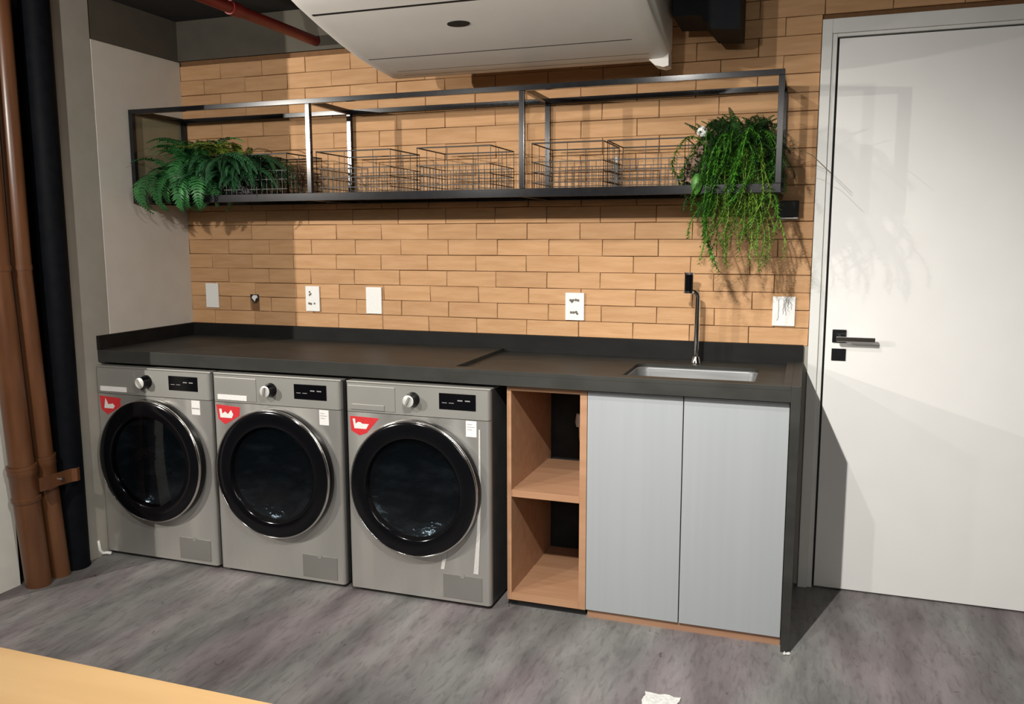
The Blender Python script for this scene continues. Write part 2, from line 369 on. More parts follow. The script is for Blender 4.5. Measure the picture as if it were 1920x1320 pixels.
# ------------------------------------------------------------------ washers
def washer(x0, label, knob, disp, stick):
    X = lambda a: x0+a
    w = thing('washing_machine', (x0+.3, -.35, 0), label, 'washing machine', 'front loading machines under the worktop')
    bm = B(); box(bm, X(0), X(.6), -.622, -.06, .016, .846, bev=.006)
    obj('casing', bm, 'casing', w)
    # steel front with gently rounded vertical edges
    bm = B(); n = 6; prof = []
    W2, y0, r = .2985, -.645, .014
    for k in range(n+1):
        a = PI/2*k/n; prof.append((X(.0015)+r-r*math.cos(a), y0+r-r*math.sin(a)))
    prof += [(2*(x0+.3)-x, y) for x, y in prof[::-1]]
    prof += [(X(.5985), -.620), (X(.0015), -.620)]
    def ext(z0, z1):
        bm = B(); a = [bm.verts.new((x, y, z0)) for x, y in prof]; b = [bm.verts.new((x, y, z1)) for x, y in prof]; m_ = len(prof)
        bm.faces.new(a[::-1]); bm.faces.new(b)
        for k in range(m_): bm.faces.new((a[k], a[(k+1) % m_], b[(k+1) % m_], b[k]))
        return bm
    obj('front_panel', ext(.018, .7325), 'steel', w, smooth='auto')
    cpn = obj('control_panel', ext(.735, .846), 'silver', w, smooth='auto')
    obj('lid', box(B(), X(0), X(.6), -.636, -.06, .8465, .853, bev=.002), 'silver', w)
    dr = obj('detergent_drawer', box(B(), X(.012), X(.215), -.6475, -.640, .742, .838, bev=.002), 'silver', w)
    obj('drawer_handle', box(B(), X(.028), X(.170), -.6505, -.6465, .744, .766, bev=.0015), 'white_print' if stick != 2 else 'silver', dr, label='pale grip strip of the detergent drawer')
    kn = obj('program_knob', lathe(B(), [(.0225, -.686), (.0235, -.66), (.028, -.652), (.029, -.6445), (.001, -.6445)], (X(knob), 0, .797), 'y', 32), 'black_gloss', w, smooth='auto')
    obj('knob_face', lathe(B(), [(.0008, -.688), (.019, -.688), (.0225, -.6862)], (X(knob), 0, .797), 'y', 32), 'knob_silver', kn, smooth='auto', label='bright silver face of the knob')
    bm = box(B(), X(knob)-.004, X(knob)+.004, -.697, -.6885, .779, .815, bev=.001)
    bmesh.ops.rotate(bm, cent=(X(knob), -.69, .797), matrix=Matrix.Rotation(math.radians((-35, 10, 25)[stick]), 3, 'Y'), verts=bm.verts[:]); obj('knob_grip', bm, 'silver', kn)
    dp = obj('display', box(B(), X(disp), X(disp)+.147, -.6475, -.644, .768, .829, bev=.001), 'black_gloss', w)
    bm = B()
    for q in (.012, .04, .075, .105): box(bm, X(disp)+q, X(disp)+q+.02, -.6480, -.6474, .792+.01*(q > .05), .794+.012*(q > .05))
    obj('display_marks', bm, 'print_grey', dp)
    # door
    cx, cz, R = X(.3), .458, .266
    ring = obj('door_ring', lathe(B(), [(.19, -.640), (R-.004, -.645), (R, -.650), (R, -.676), (R-.003, -.684)], (cx, 0, cz), 'y', 96), 'black_gloss', w, smooth='auto')
    obj('chrome_trim', lathe(B(), [(R-.001, -.680), (R+.0005, -.684), (R-.002, -.689), (R-.006, -.6905), (R-.007, -.688)], (cx, 0, cz), 'y', 96), 'chrome', w, smooth=True)
    gl = obj('door_face', lathe(B(), [(R-.0065, -.6895), (R-.014, -.694), (.206, -.6945), (.196, -.690), (.190, -.680), (.187, -.665)], (cx, 0, cz), 'y', 96), 'black_gloss', w, smooth='auto')
    obj('door_glass', lathe(B(), [(.196, -.691), (.15, -.6945), (.09, -.697), (.04, -.6985), (.0008, -.699)], (cx, 0, cz), 'y', 96), 'window', w, smooth=True)
    obj('glass_bowl', lathe(B(), [(.189, -.672), (.165, -.657), (.12, -.650), (.06, -.6475), (.0008, -.647)], (cx, 0, cz), 'y', 64), 'drum', w, smooth=True)
    obj('door_hinge_tab', box(B(), X(.05), X(.062), -.655, -.6445, .425, .49, bev=.002), 'black_matt', w)
    # service flap at lower right
    fl = obj('filter_flap', box(B(), X(.405), X(.565), -.6475, -.644, .032, .126, bev=.001), 'grey_plastic', w)
    obj('flap_notch', lathe(B(), [(.001, -.6485), (.009, -.6485), (.009, -.647), (.001, -.647)], (X(.485), 0, .124), 'y', 16), 'silver', fl)
    # red sticker with white figure
    st = obj('red_sticker', prism(B(), [(X(.018), .716), (X(.145), .714), (X(.090), .652), (X(.058), .640), (X(.022), .658)] if stick == 2 else
        [(X(.016), .722), (X(.132), .716), (X(.128), .680), (X(.085), .655), (X(.055), .640), (X(.024), .662)], -.6456, -.6448), 'red', w)
    bm = B()
    if stick == 2:
        prism(bm, [(X(.030), .706), (X(.040), .706), (X(.042), .686), (X(.052), .694), (X(.062), .694), (X(.072), .688), (X(.100), .688), (X(.088), .668), (X(.036), .668)], -.6460, -.6455)
    elif stick == 1:
        prism(bm, [(X(.030), .704), (X(.042), .704), (X(.044), .684), (X(.058), .694), (X(.072), .684), (X(.088), .702), (X(.098), .684), (X(.090), .668), (X(.034), .668)], -.6460, -.6455)
    else:
        prism(bm, [(X(.048), .712), (X(.056), .700), (X(.062), .686), (X(.088), .690), (X(.098), .680), (X(.090), .668), (X(.040), .668)], -.6460, -.6455)
    obj('sticker_figure', bm, 'white_print', st, label='white figure printed on the red sticker')
    lb = obj('label_sticker', box(B(), X(.505), X(.547), -.6460, -.6448, .670, .730), 'white_print', w)
    bm = B()
    if stick == 0: box(bm, X(.507), X(.545), -.6465, -.6459, .694, .699)
    else:
        for q in (.718, .708, .698): box(bm, X(.510), X(.510)+.02+.01*(q == .708), -.6465, -.6459, q-.002, q)
    obj('label_lines', bm, 'print_grey', lb)
    for fx in (.05, .55):
        for fy in (-.59, -.11):
            obj('foot', lathe(B(), [(.001, .0), (.022, .0), (.022, .008), (.012, .01), (.012, .018), (.001, .018)], (X(fx), fy, 0), 'z', 16), 'black_matt', w)
    return w
washer(.006, 'leftmost steel washing machine beside the grey wall, its left side in shade', .277, .394, 0)
washer(.620, 'middle steel washing machine with a red sticker, between the two others', .283, .393, 1)
washer(1.244, 'rightmost steel washing machine next to the dark gap and open tan cubby', .289, .398, 2)
# peeling protective film on the third machine
fm = thing('protective_film', (1.77, -.6465, .1), 'strip of clear protective film peeling off the rightmost washing machine', 'plastic film')
bm = prism(B(), [(1.775, .14), (1.795, .14), (1.803, .3), (1.806, .45), (1.806, .70), (1.800, .70), (1.798, .45), (1.790, .30)], -.6475, -.6462)
obj('film_edge', bm, 'grey_film', fm)
bm = prism(B(), [(1.640, .142), (1.654, .142), (1.672, .235), (1.664, .24), (1.652, .215)], -.6472, -.6460); obj('film_fold', bm, 'grey_film', fm)
# ------------------------------------------------------------------ open cubby
c = thing('open_shelf_cabinet', (2.04, -.33, 0), 'open tan laminate cubby with one shelf between washer and grey doors', 'cabinet')
y0, y1 = -.583, -.06
bxo('side_panel', c, 'wood', 1.888, 1.905, y0, y1, .03, .862, bev=.0008)
bxo('side_panel', c, 'wood', 2.168, 2.194, y0, y1, .03, .862, bev=.0008)
bxo('top_board', c, 'wood', 1.9052, 2.1678, y0, y1, .842, .862, bev=.0008)
bxo('shelf_board', c, 'wood', 1.9052, 2.1678, y0, -.10, .437, .463, bev=.0008)
bxo('bottom_board', c, 'wood', 1.9052, 2.1678, y0, y1, .03, .058, bev=.0008)
bxo('shadow_strip', c, 'black_matt', 1.895, 2.19, -.56, -.54, .0, .0295)  # black strip in place of the shadow beneath the cubby
v = thing('stop_valve', (2.03, -.05, .6), 'small chrome stop valve and hose glimpsed at the back of the cubby', 'valve')
obj('pipe', tube(B(), [(2.03, .003, .66), (2.03, -.045, .66), (2.03, -.05, .62), (2.035, -.05, .47)], .008, 10), 'chrome', v, smooth=True)
obj('valve_body', lathe(B(), [(.001, .600), (.016, .600), (.02, .62), (.016, .655), (.001, .655)], (2.03, -.05, 0), 'z', 16), 'white_print', v, smooth='auto')
# ------------------------------------------------------------------ sink cabinet
c = thing('sink_cabinet', (2.54, -.33, 0), 'sink base cabinet with two plain pale grey doors and a tan plinth', 'cabinet')
bm = B(); box(bm, 2.196, 2.212, -.562, -.03, .05, .862); box(bm, 2.870, 2.886, -.562, -.03, .05, .862); box(bm, 2.212, 2.870, -.562, -.03, .05, .066)
obj('carcass', bm, 'wood', c)
bxo('cabinet_door', c, 'grey_door', 2.1965, 2.5350, -.585, -.566, .034, .858, bev=.001)
bxo('cabinet_door', c, 'grey_door', 2.5385, 2.8850, -.585, -.566, .034, .858, bev=.001)
bxo('plinth', c, 'wood_mid', 2.20, 2.886, -.572, -.556, 0, .0315)
# ------------------------------------------------------------------ wall shelf
SH0, SH1, SYF, SYB, SZ0, SZ1 = -.0, 2.821, -.363, -.004, 1.556, 1.972
SH0 = .012
BW = .020
s = thing('wall_shelf', (1.4, -.18, 1.556), 'long dark metal open-frame wall shelf with smoked glass floor', 'shelf')
xs = [SH0+BW/2, .936, 1.872, SH1-BW/2]
def rail(n_, *a): return bxo(n_, s, 'shelf', *a, bev=.001)
rail('top_rail', SH0, SH1, SYF, SYF+BW, SZ1-BW, SZ1); rail('top_rail', SH0, SH1, SYB-BW, SYB, SZ1-BW, SZ1)
rail('bottom_rail', SH0, SH1, SYF, SYF+BW, SZ0, SZ0+.032); rail('bottom_rail', SH0, SH1, SYB-BW, SYB, SZ0, SZ0+.020)
for x in xs:
    for y in (SYF, SYB-BW):
        rail('post', x-BW/2, x+BW/2, y, y+BW, SZ0+.0325 if y == SYF else SZ0+.0205, SZ1-BW-.0003)
    rail('cross_rail', x-BW/2, x+BW/2, SYF+BW+.0003, SYB-BW-.0003, SZ1-BW, SZ1)
    rail('cross_rail', x-BW/2, x+BW/2, SYF+BW+.0003, SYB-BW-.0003, SZ0, SZ0+.010)
for i in range(3):
    bxo('floor_glass', s, 'smoke', xs[i]+(-.0095 if 0 else .0003), xs[i+1]-.0003, SYF+BW+.0003, SYB-BW-.0003, SZ0+.0105, SZ0+.0165)
bxo('end_glass', s, 'smoke_side', SH0+.002, SH0+.006, SYF+BW+.001, SYB-BW-.001, SZ0+.022, SZ1-BW-.001)
FZ = SZ0+.0170
# ------------------------------------------------------------------ wire baskets
def basket(x0, x1, label, h=.185, y0=-.332, y1=-.055):
    b = thing('wire_basket', ((x0+x1)/2, (y0+y1)/2, FZ), label, 'basket', 'wire baskets on the wall shelf')
    z0 = FZ+.003; z1 = FZ+h; t_ = .0045
    R = .0028
    obj('rim', tube(B(), [(x0, y0, z1), (x1, y0, z1), (x1, y1, z1), (x0, y1, z1), (x0, y0, z1)], R, 6, cap=False), 'wire', b)
    bm = B(); rd = random.Random(int(x0*100))
    e = .0016; zm = FZ+h*.62
    for z in (z0, FZ+h*.2, FZ+h*.42, zm):
        for (a, c_) in (((x0, y0), (x1, y0)), ((x1, y0), (x1, y1)), ((x1, y1), (x0, y1)), ((x0, y1), (x0, y0))):
            box(bm, min(a[0], c_[0])-e, max(a[0], c_[0])+e, min(a[1], c_[1])-e, max(a[1], c_[1])+e, z-e, z+e)
    n = int((x1-x0)/.026)
    for k in range(n+1):
        x = x0+(x1-x0)*k/n
        for y in (y0, y1): box(bm, x-.001, x+.001, y-.001, y+.001, z0, z1 if k % 5 == 0 else zm)
        box(bm, x-.001, x+.001, y0, y1, z0-.001, z0+.001)
    m_ = 9
    for k in range(m_+1):
        y = y0+(y1-y0)*k/m_
        for x in (x0, x1): box(bm, x-.001, x+.001, y-.001, y+.001, z0, z1 if k % 3 == 0 else zm)
        box(bm, x0, x1, y-.001, y+.001, z0-.001, z0+.001)
    obj('wire_grid', bm, 'wire', b, kind='stuff')
    return b
basket(.42, .810, 'wire basket half hidden behind the ferns at the left of the shelf')
basket(.955, 1.30, 'wire basket just right of the brightly lit front post')
basket(1.42, 1.735, 'wire basket just left of the dark middle front post')
bk = basket(1.905, 2.185, 'wire basket just right of the dark middle posts')
basket(2.20, 2.485, 'wire basket beside the trailing green plant')
bxo('corner_plate', bk, 'silver', 2.170, 2.1825, -.068, -.058, FZ+.01, FZ+.15)
# ------------------------------------------------------------------ plants
def frond_mesh(seed, length, width, droop, m, n=26, rise=.9, sub=True):
    """arching fern frond growing along +x from the origin: rachis plus paired leaflets"""
    rd = random.Random(seed); bm = B(); pts = []; p = Vector((0, 0, 0)); a = rise
    for i in range(n+1):
        pts.append(p.copy()); a -= droop/n*(1+.8*i/n)
        p = p+Vector((math.cos(a), 0, math.sin(a)))*length/n
    tube(bm, pts[::3]+[pts[-1]], [.0022*(1-.8*i/(len(pts[::3]))) for i in range(len(pts[::3])+1)], 4)
    for i in range(2, n+1):
        u = i/n; L_ = width*math.sin(PI*min(1, .12+.88*u)**.8)*(1-.15*rd.random())+.004
        t_ = (pts[i]-pts[i-1]).normalized(); up_ = Vector((0, 1, 0)).cross(t_)*-1
        for sd in (-1, 1):
            o_ = pts[i]; dr = (Vector((0, sd, 0))*1.0+t_*.35-Vector((0, 0, 1))*rd.uniform(.05, .35)).normalized()
            w_ = t_*(length/n*.72)
            mid = o_+dr*L_*.5+Vector((0, 0, .004)); tip = o_+dr*L_
            v1 = bm.verts.new(o_-w_*.4); v2 = bm.verts.new(o_+w_*.4); v3 = bm.verts.new(mid+w_*.75); v4 = bm.verts.new(mid-w_*.6); v5 = bm.verts.new(tip+w_*.3)
            bm.faces.new((v1, v2, v3, v4)); bm.faces.new((v4, v3, v5))
    me = bpy.data.meshes.new('frond'); bm.to_mesh(me); bm.free(); me.materials.append(M[m]); return me
def add_frond(me, parent, base, az, tilt=0, sc=1, name='frond'):
    o = bpy.data.objects.new(name, me); COL.objects.link(o); o.parent = parent
    o.location = Vector(base)-Vector(parent.location); o.rotation_euler = (tilt, 0, az); o.scale = (sc, sc, sc); return o
def planter(parent, x0, x1, y0, y1, z0, h):
    bxo('planter', parent, 'pot', x0, x1, y0, y1, z0, z0+h, bev=.006)
rd = random.Random(7)
f1 = thing('potted_fern', (.24, -.20, FZ), 'bright green broad-leaf fern drooping over the left end of the shelf', 'plant')
planter(f1, .17, .34, -.27, -.12, FZ+.0005, .11)
broad = [frond_mesh(20+i, .33, .050, 2.5, 'fern', 26, rise=.8) for i in range(4)]
broad2 = [frond_mesh(30+i, .29, .040, 1.35, 'fern', 24, rise=1.3) for i in range(3)]
for i in range(84):
    az = rd.uniform(-2.15, -.1) if i < 62 else rd.uniform(-PI, PI)
    me = rd.choice(broad if i % 2 else broad2)
    if math.sin(az) > -.2: me = rd.choice(broad2)
    sc = rd.uniform(.7, 1.0)
    if math.sin(az) > 0: sc = rd.uniform(.5, .7)
    if math.cos(az) < -.3: sc = min(sc, .20/-math.cos(az)/.33)
    add_frond(me, f1, (.25+rd.uniform(-.05, .11), rd.uniform(-.30, -.18), FZ+.08+rd.uniform(-.03, .08)), az, rd.uniform(-.25, .25), sc)
for (bx, az, sc) in ((.14, -1.8, .9), (.22, -1.9, 1.0), (.36, -1.5, .95), (.27, -1.7, 1.05), (.20, -1.75, 1.1), (.31, -1.35, 1.08), (.33, -1.0, 1.0), (.17, -1.8, .9), (.24, -1.6, 1.0), (.30, -1.2, .98), (.13, -1.9, .8)):
    add_frond(broad[rd.randrange(4)], f1, (bx, -.285, FZ+.08), az, 0, sc)
f2 = thing('potted_fern', (.50, -.19, FZ), 'dark feathery fern with yellow-green tips next to the brighter fern', 'plant')
planter(f2, .43, .57, -.26, -.12, FZ+.0005, .10)
dk = [frond_mesh(50+i, .32, .036, 1.45, 'fern_dark', 32, rise=.85) for i in range(3)]
yl = [frond_mesh(60+i, .25, .026, 1.3, 'fern_yellow', 24, rise=1.35) for i in range(3)]
for i in range(140):
    az = rd.uniform(-1.7, .4) if i < 115 else rd.uniform(-PI, PI)
    sc = rd.uniform(.85, 1.12) if -.6 < az < .05 else rd.uniform(.55, .85)
    if math.sin(az) > .3: sc *= .5
    add_frond(rd.choice(dk), f2, (.48+rd.uniform(-.12, .10), rd.uniform(-.32, -.17), FZ+.04+rd.uniform(0, .10)), az, rd.uniform(-.3, .3), sc)
for i in range(26):
    add_frond(rd.choice(yl), f2, (.42+rd.uniform(-.08, .12), rd.uniform(-.28, -.20), FZ+.125), rd.uniform(-2.6, -.4), rd.uniform(-.3, .3), rd.uniform(.75, 1.0))
# trailing plant at the right end
def strand_mesh(seed, m, fall, out, wig=.03, n=30, needle=.018):
    rd = random.Random(seed); bm = B(); pts = []
    ph = rd.uniform(0, 6)
    for i in range(n+1):
        u = i/n
        x = out*math.sin(min(1, u*2.2)*PI/2)+wig*math.sin(ph+u*5)*u
        z = .05*math.sin(min(1, u*2.5)*PI)-fall*max(0, u-.16)**1.15
        pts.append(Vector((x, wig*.8*math.cos(ph+u*4)*u, z)))
    tube(bm, pts[::3], .0014, 4)
    for i in range(2, n+1):
        for q in range(9):
            o_ = pts[i]+(pts[i]-pts[i-1])*rd.uniform(-.5, .5)
            a = rd.uniform(0, 2*PI); dr = Vector((math.cos(a), math.sin(a), rd.uniform(-.9, .25))).normalized()
            L_ = needle*rd.uniform(.6, 1.3)*(1-.45*i/n); sdv = dr.cross(Vector((0, 0, 1))).normalized()*0.0021
            v1 = bm.verts.new(o_-sdv*.5); v2 = bm.verts.new(o_+sdv); v3 = bm.verts.new(o_+dr*L_)
            v4 = bm.verts.new(o_+dr*L_*.5-sdv*1.3)
            bm.faces.new((v1, v2, v3)); bm.faces.new((v1, v3, v4))
    me = bpy.data.meshes.new('strand'); bm.to_mesh(me); bm.free(); me.materials.append(M[m]); return me
tp = thing('trailing_plant', (2.655, -.22, FZ), 'lush trailing green plant hanging from the right end of the shelf', 'plant')
planter(tp, 2.55, 2.77, -.30, -.10, FZ+.0005, .13)
SA = [strand_mesh(100+i, 'trail', f_, .07+.012*i, .07, 34, .030) for i, f_ in enumerate((.26, .33, .44, .20, .30, .24))]
SY = [strand_mesh(140+i, 'trail_yellow', f_, .08, .06, 34, .028) for i, f_ in enumerate((.34, .42, .28))]
SD = [strand_mesh(120+i, 'trail_dark', f_, .09, .05, 30, .036) for i, f_ in enumerate((.14, .22, .30))]
for i in range(80):
    az = rd.uniform(-3.0, -.15); me = rd.choice(SA)
    add_frond(me, tp, (2.655+rd.uniform(-.09, .09), rd.uniform(-.30, -.22), FZ+.12+rd.uniform(-.06, .06)), az, rd.uniform(-.2, .2), rd.uniform(.6, 1.0), 'strand')
for i in range(36):
    az = rd.uniform(-2.2, -.8)
    add_frond(rd.choice(SY), tp, (2.68+rd.uniform(-.10, .08), rd.uniform(-.31, -.26), FZ+.07+rd.uniform(-.04, .05)), az, rd.uniform(-.2, .2), rd.uniform(.75, 1.0), 'strand')
for i in range(8):   # longest hanging strands
    add_frond((SA[2], SY[1])[i % 2], tp, ((2.585, 2.72, 2.595, 2.75, 2.60, 2.74, 2.59, 2.70)[i], -.27, FZ+.10), -PI/2+rd.uniform(-.3, .3), 0, rd.uniform(1.02, 1.15), 'strand')
for i in range(210):
    az = rd.uniform(-PI, PI)
    add_frond(rd.choice(SD), tp, (2.655+rd.uniform(-.09, .10), rd.uniform(-.30, -.12), FZ+.13+rd.uniform(-.06, .10)), az, rd.uniform(-.6, .6), rd.uniform(.55, .9), 'strand')
UP = [frond_mesh(150+i, .20, .018, .7, 'trail_dark', 24, rise=1.35) for i in range(3)]
for i in range(26):
    add_frond(rd.choice(UP), tp, (2.65+rd.uniform(-.11, .11), rd.uniform(-.28, -.14), FZ+.11), rd.uniform(-PI, PI), rd.uniform(-.3, .3), rd.uniform(.7, 1.1), 'sprig')
# single broad leaf
def leaf_bm(c, w, h, ax):
    bm = B(); n = 8; L1 = []; R1 = []; Cc = []
    for i in range(n+1):
        u = i/n; ww = w*math.sin(PI*(u*.92+.04))**.8; z = c[2]-h*u
        Cc.append(bm.verts.new((c[0], c[1]-.01*math.sin(PI*u), z))); L1.append(bm.verts.new((c[0]-ww, c[1]+.006, z+.003))); R1.append(bm.verts.new((c[0]+ww, c[1]+.006, z+.003)))
    for i in range(n):
        bm.faces.new((L1[i], Cc[i], Cc[i+1], L1[i+1])); bm.faces.new((Cc[i], R1[i], R1[i+1], Cc[i+1]))
    return bm
obj('broad_leaf', leaf_bm((2.535, -.385, 1.625), .02, .075, 0), 'trail', tp, smooth=True, label='single pale green oval leaf')
obj('twig', tube(B(), [(2.76, -.25, 1.70), (2.86, -.28, 1.715), (2.92, -.29, 1.685), (2.985, -.30, 1.62)], .0016, 5), 'stem', tp)
fd = thing('dried_flowers', (2.52, -.24, FZ), 'bunch of dried brown blooms tucked at the left of the trailing plant', 'flowers')
bm = B(); rr = random.Random(3)
def petals(bm, c, R, n, rr, s):
    for k in range(n):
        d_ = Vector((rr.gauss(0, 1), rr.gauss(0, 1), rr.gauss(0, 1))).normalized(); p = Vector(c)+d_*R*rr.uniform(.6, 1)
        a = d_.cross(Vector((rr.random(), rr.random(), rr.random()))).normalized()*s; b_ = d_.cross(a).normalized()*s
        vs = [bm.verts.new(p+q) for q in (a, b_, -a, -b_)]; bm.faces.new(vs)
for c_ in ((2.515, -.27, FZ+.10), (2.495, -.24, FZ+.05), (2.55, -.28, FZ+.15), (2.505, -.30, FZ+.02), (2.54, -.26, FZ+.07)): petals(bm, c_, .035, 130, rr, .007)
bl = obj('bloom_cluster', bm, 'dry', fd, kind='stuff')
obj('stem', tube(B(), [(2.56, -.2, FZ+.001), (2.53, -.25, FZ+.1), (2.535, -.29, FZ+.18)], .002, 5), 'stem', fd)
wf = thing('white_flower', (2.535, -.30, FZ+.17), 'small white flower at the upper left of the trailing plant', 'flower')
bm = B(); petals(bm, (2.543, -.315, FZ+.205), .02, 60, rr, .008); obj('petals', bm, 'white', wf, kind='stuff')
obj('stalk', tube(B(), [(2.56, -.26, FZ+.10), (2.543, -.31, FZ+.195)], .0014, 5), 'stem', wf)
# ------------------------------------------------------------------ wall plates
def plate(x0, x1, z0, z1, label, sockets=None, cat='socket'):
    p = thing('wall_outlet' if sockets else 'blank_wall_plate', ((x0+x1)/2, 0, (z0+z1)/2), label, cat, 'white plates on the brick wall')
    obj('cover_plate', box(B(), x0, x1, -.010, -.0028, z0, z1, bev=.002), 'white', p)
    for s_ in sockets or []:
        bm = B()
        for (px, pz, r) in s_: lathe(bm, [(.0003, -.0108), (r, -.0108), (r, -.0098), (.0003, -.0098)], (px, 0, pz), 'y', 10)
        obj('socket_holes', bm, 'ports', p)
    return p
plate(.098, .172, 1.058, 1.179, 'white blank plate nearest the left wall, in the shade', cat='wall plate')
plate(.671, .746, 1.055, 1.174, 'white outlet plate with two sockets, just right of the shadow edge', [[(.694, 1.146, .005), (.700, 1.137, .005), (.694, 1.132, .005)], [(.690, 1.092, .006), (.700, 1.090, .006), (.719, 1.092, .005)]])
plate(.994, 1.074, 1.052, 1.175, 'plain white blank plate above the second and third washers', cat='wall plate')
plate(1.951, 2.033, 1.051, 1.168, 'white outlet plate with two rows of sockets above the open cubby', [[(1.974, 1.136, .006), (1.985, 1.136, .006), (1.997, 1.138, .006), (2.007, 1.136, .006), (1.980, 1.129, .005)], [(1.977, 1.084, .006), (1.988, 1.084, .006), (1.999, 1.086, .006), (2.004, 1.079, .005)]])
p5 = plate(2.797, 2.882, 1.054, 1.170, 'white plate with a leaf shadow drawn in grey beside the door frame', cat='wall plate')
bm = B(); rr = random.Random(5)
for (x, za, zb_) in ((2.818, 1.160, 1.075), (2.838, 1.158, 1.10), (2.846, 1.162, 1.096), (2.857, 1.158, 1.125), (2.866, 1.150, 1.12)):
    pts = [(x+rr.uniform(-.003, .003), -.0104, za+(zb_-za)*k/6) for k in range(7)]; tube(bm, pts, .0011, 4)
obj('leaf_shadow_lines', bm, 'print_grey', p5)  # leaf shadow drawn on the plate as thin grey lines
hb = thing('knocked_out_hole', (.377, 0, 1.10), 'small heart-shaped hole broken in the bricks with a white pipe end', 'hole')
obj('dark_recess', prism(B(), [(.353, 1.128), (.401, 1.128), (.403, 1.116), (.392, 1.098), (.378, 1.085), (.364, 1.098), (.354, 1.112)], -.0012, -.0002), 'black_matt', hb)
obj('pipe_end', prism(B(), [(.362, 1.112), (.372, 1.124), (.392, 1.124), (.396, 1.112), (.386, 1.108), (.379, 1.093), (.370, 1.104)], -.004, -.0014), 'white', hb)
jb = thing('black_wall_box', (2.842, 0, 1.5), 'small black box on the bricks under the right end of the shelf', 'electrical box')  # plain black box with a bright strip along its lower edge
bxo('box_body', jb, 'black_matt', 2.806, 2.880, -.034, -.003, 1.478, 1.540, bev=.003)
bxo('chrome_strip', jb, 'chrome', 2.808, 2.878, -.036, -.006, 1.470, 1.4765, bev=.001)
# ------------------------------------------------------------------ air conditioner
a = thing('air_conditioner', (1.86, -.65, 2.03), 'large off-white air conditioner hanging over the wall shelf', 'air conditioner')
AX0, AX1 = 1.299, 2.425
prof = [(-.285, 2.06), (-.30, 2.038), (-.33, 2.031), (-.44, 2.040), (-.58, 2.056), (-.72, 2.083), (-.86, 2.117), (-.98, 2.150), (-1.06, 2.180), (-1.10, 2.215), (-1.11, 2.26), (-1.09, 2.31), (-1.05, 2.33), (-.285, 2.33)]
bm = B()
secs = [(AX0, .86), (AX0+.006, .93), (AX0+.022, .985), (AX0+.05, 1), (AX1-.05, 1), (AX1-.022, .985), (AX1-.006, .93), (AX1, .86)]
cyy, czz = -.69, 2.20
loops = [[bm.verts.new((x, cyy+(y-cyy)*(1-(1-s_)*.25), czz+(z-czz)*s_)) for y, z in prof] for x, s_ in secs]
for q, w_ in zip(loops, loops[1:]):
    for k in range(len(prof)): bm.faces.new((q[k], q[(k+1) % len(prof)], w_[(k+1) % len(prof)], w_[k]))
bm.faces.new(loops[0]); bm.faces.new(loops[-1][::-1])
obj('housing', bm, 'ac', a, smooth='auto')
def under(y):     # height of the underside at y
    for (ya, za), (yb, zb_) in zip(prof, prof[1:]):
        if yb <= y <= ya: return za+(zb_-za)*(y-ya)/(yb-ya)
    return 2.2
def underline(y, x0, x1, w, m, name, dep=.0003):
    bm = B(); vs = []
    for yy in (y-w/2, y+w/2):
        z = under(yy); vs.append((x0, yy, z)); vs.append((x1, yy, z))
    P = [Vector(q) for q in vs]; up_ = Vector((0, 0, 1))
    lo = [bm.verts.new(p-up_*dep) for p in (P[0], P[1], P[3], P[2])]; hi_ = [bm.verts.new(p+up_*.002) for p in (P[0], P[1], P[3], P[2])]
    bm.faces.new(lo); bm.faces.new(hi_)
    for k in range(4): bm.faces.new((lo[k], lo[(k+1) % 4], hi_[(k+1) % 4], hi_[k]))
    return obj(name, bm, m, a)
underline(-.585, AX0+.05, AX1-.09, .005, 'pot', 'louver_seam')
underline(-.43, AX0+.09, AX1-.06, .004, 'pot', 'louver_seam')
underline(-.37, AX0+.09, AX1-.06, .003, 'pot', 'louver_seam')
underline(-.93, AX0+.03, AX0+.9, .010, 'black_matt', 'air_slot')
bm = B(); cx, cy_ = 1.80, -.80; top = []; bot = []
for k in range(24):
    an = 2*PI*k/24; y = cy_+.020*math.sin(an); x = cx+.040*math.cos(an); top.append(bm.verts.new((x, y, under(y)+.002))); bot.append(bm.verts.new((x, y, under(y)-.0015)))
bm.faces.new(top); bm.faces.new(bot[::-1])
for k in range(24): bm.faces.new((top[k], top[(k+1) % 24], bot[(k+1) % 24], bot[k]))
obj('sensor_window', bm, 'pot', a)
obj('louver_pivot', prism(B(), [(AX1-.075, 2.035), (AX1-.05, 2.012), (AX1-.02, 2.004), (AX1-.002, 2.008), (AX1-.003, 2.06), (AX1-.02, 2.07)], -.36, -.290), 'ac', a)
for x in (1.5, 2.2):
    bxo('hanger_bracket', a, 'black_matt', x, x+.03, -.9, -.4, 2.33, ZC-.0005)
# ------------------------------------------------------------------ overhead pipe and duct
rp = thing('red_pipe', (.77, -1.6, 2.285), 'dark red sprinkler pipe running under the black ceiling', 'pipe')
obj('pipe_run', tube(B(), [(.770, -3.2, 2.285), (.770, -.0055, 2.285)], .022, 20), 'red_pipe', rp, smooth='auto')
obj('collar', tube(B(), [(.770, -.62, 2.285), (.770, -.56, 2.285)], .027, 20), 'red_pipe', rp, smooth='auto')
obj('hanger', tube(B(), [(.770, -1.0, 2.306), (.770, -1.0, ZC-.0005)], .004, 6), 'black_matt', rp)
dc = thing('cable_duct', (2.57, -.3, 2.2), 'black angular duct between the air conditioner and the bricks', 'duct')
obj('duct_body', prism(B(), [(2.44, 2.428), (2.44, 2.165), (2.535, 2.160), (2.575, 2.112), (2.668, 2.105), (2.668, 2.428)], -.40, -.16), 'pipe_dark', dc)
bxo('mounting_flange', dc, 'black_matt', 2.47, 2.64, -.159, -.004, 2.30, 2.34)
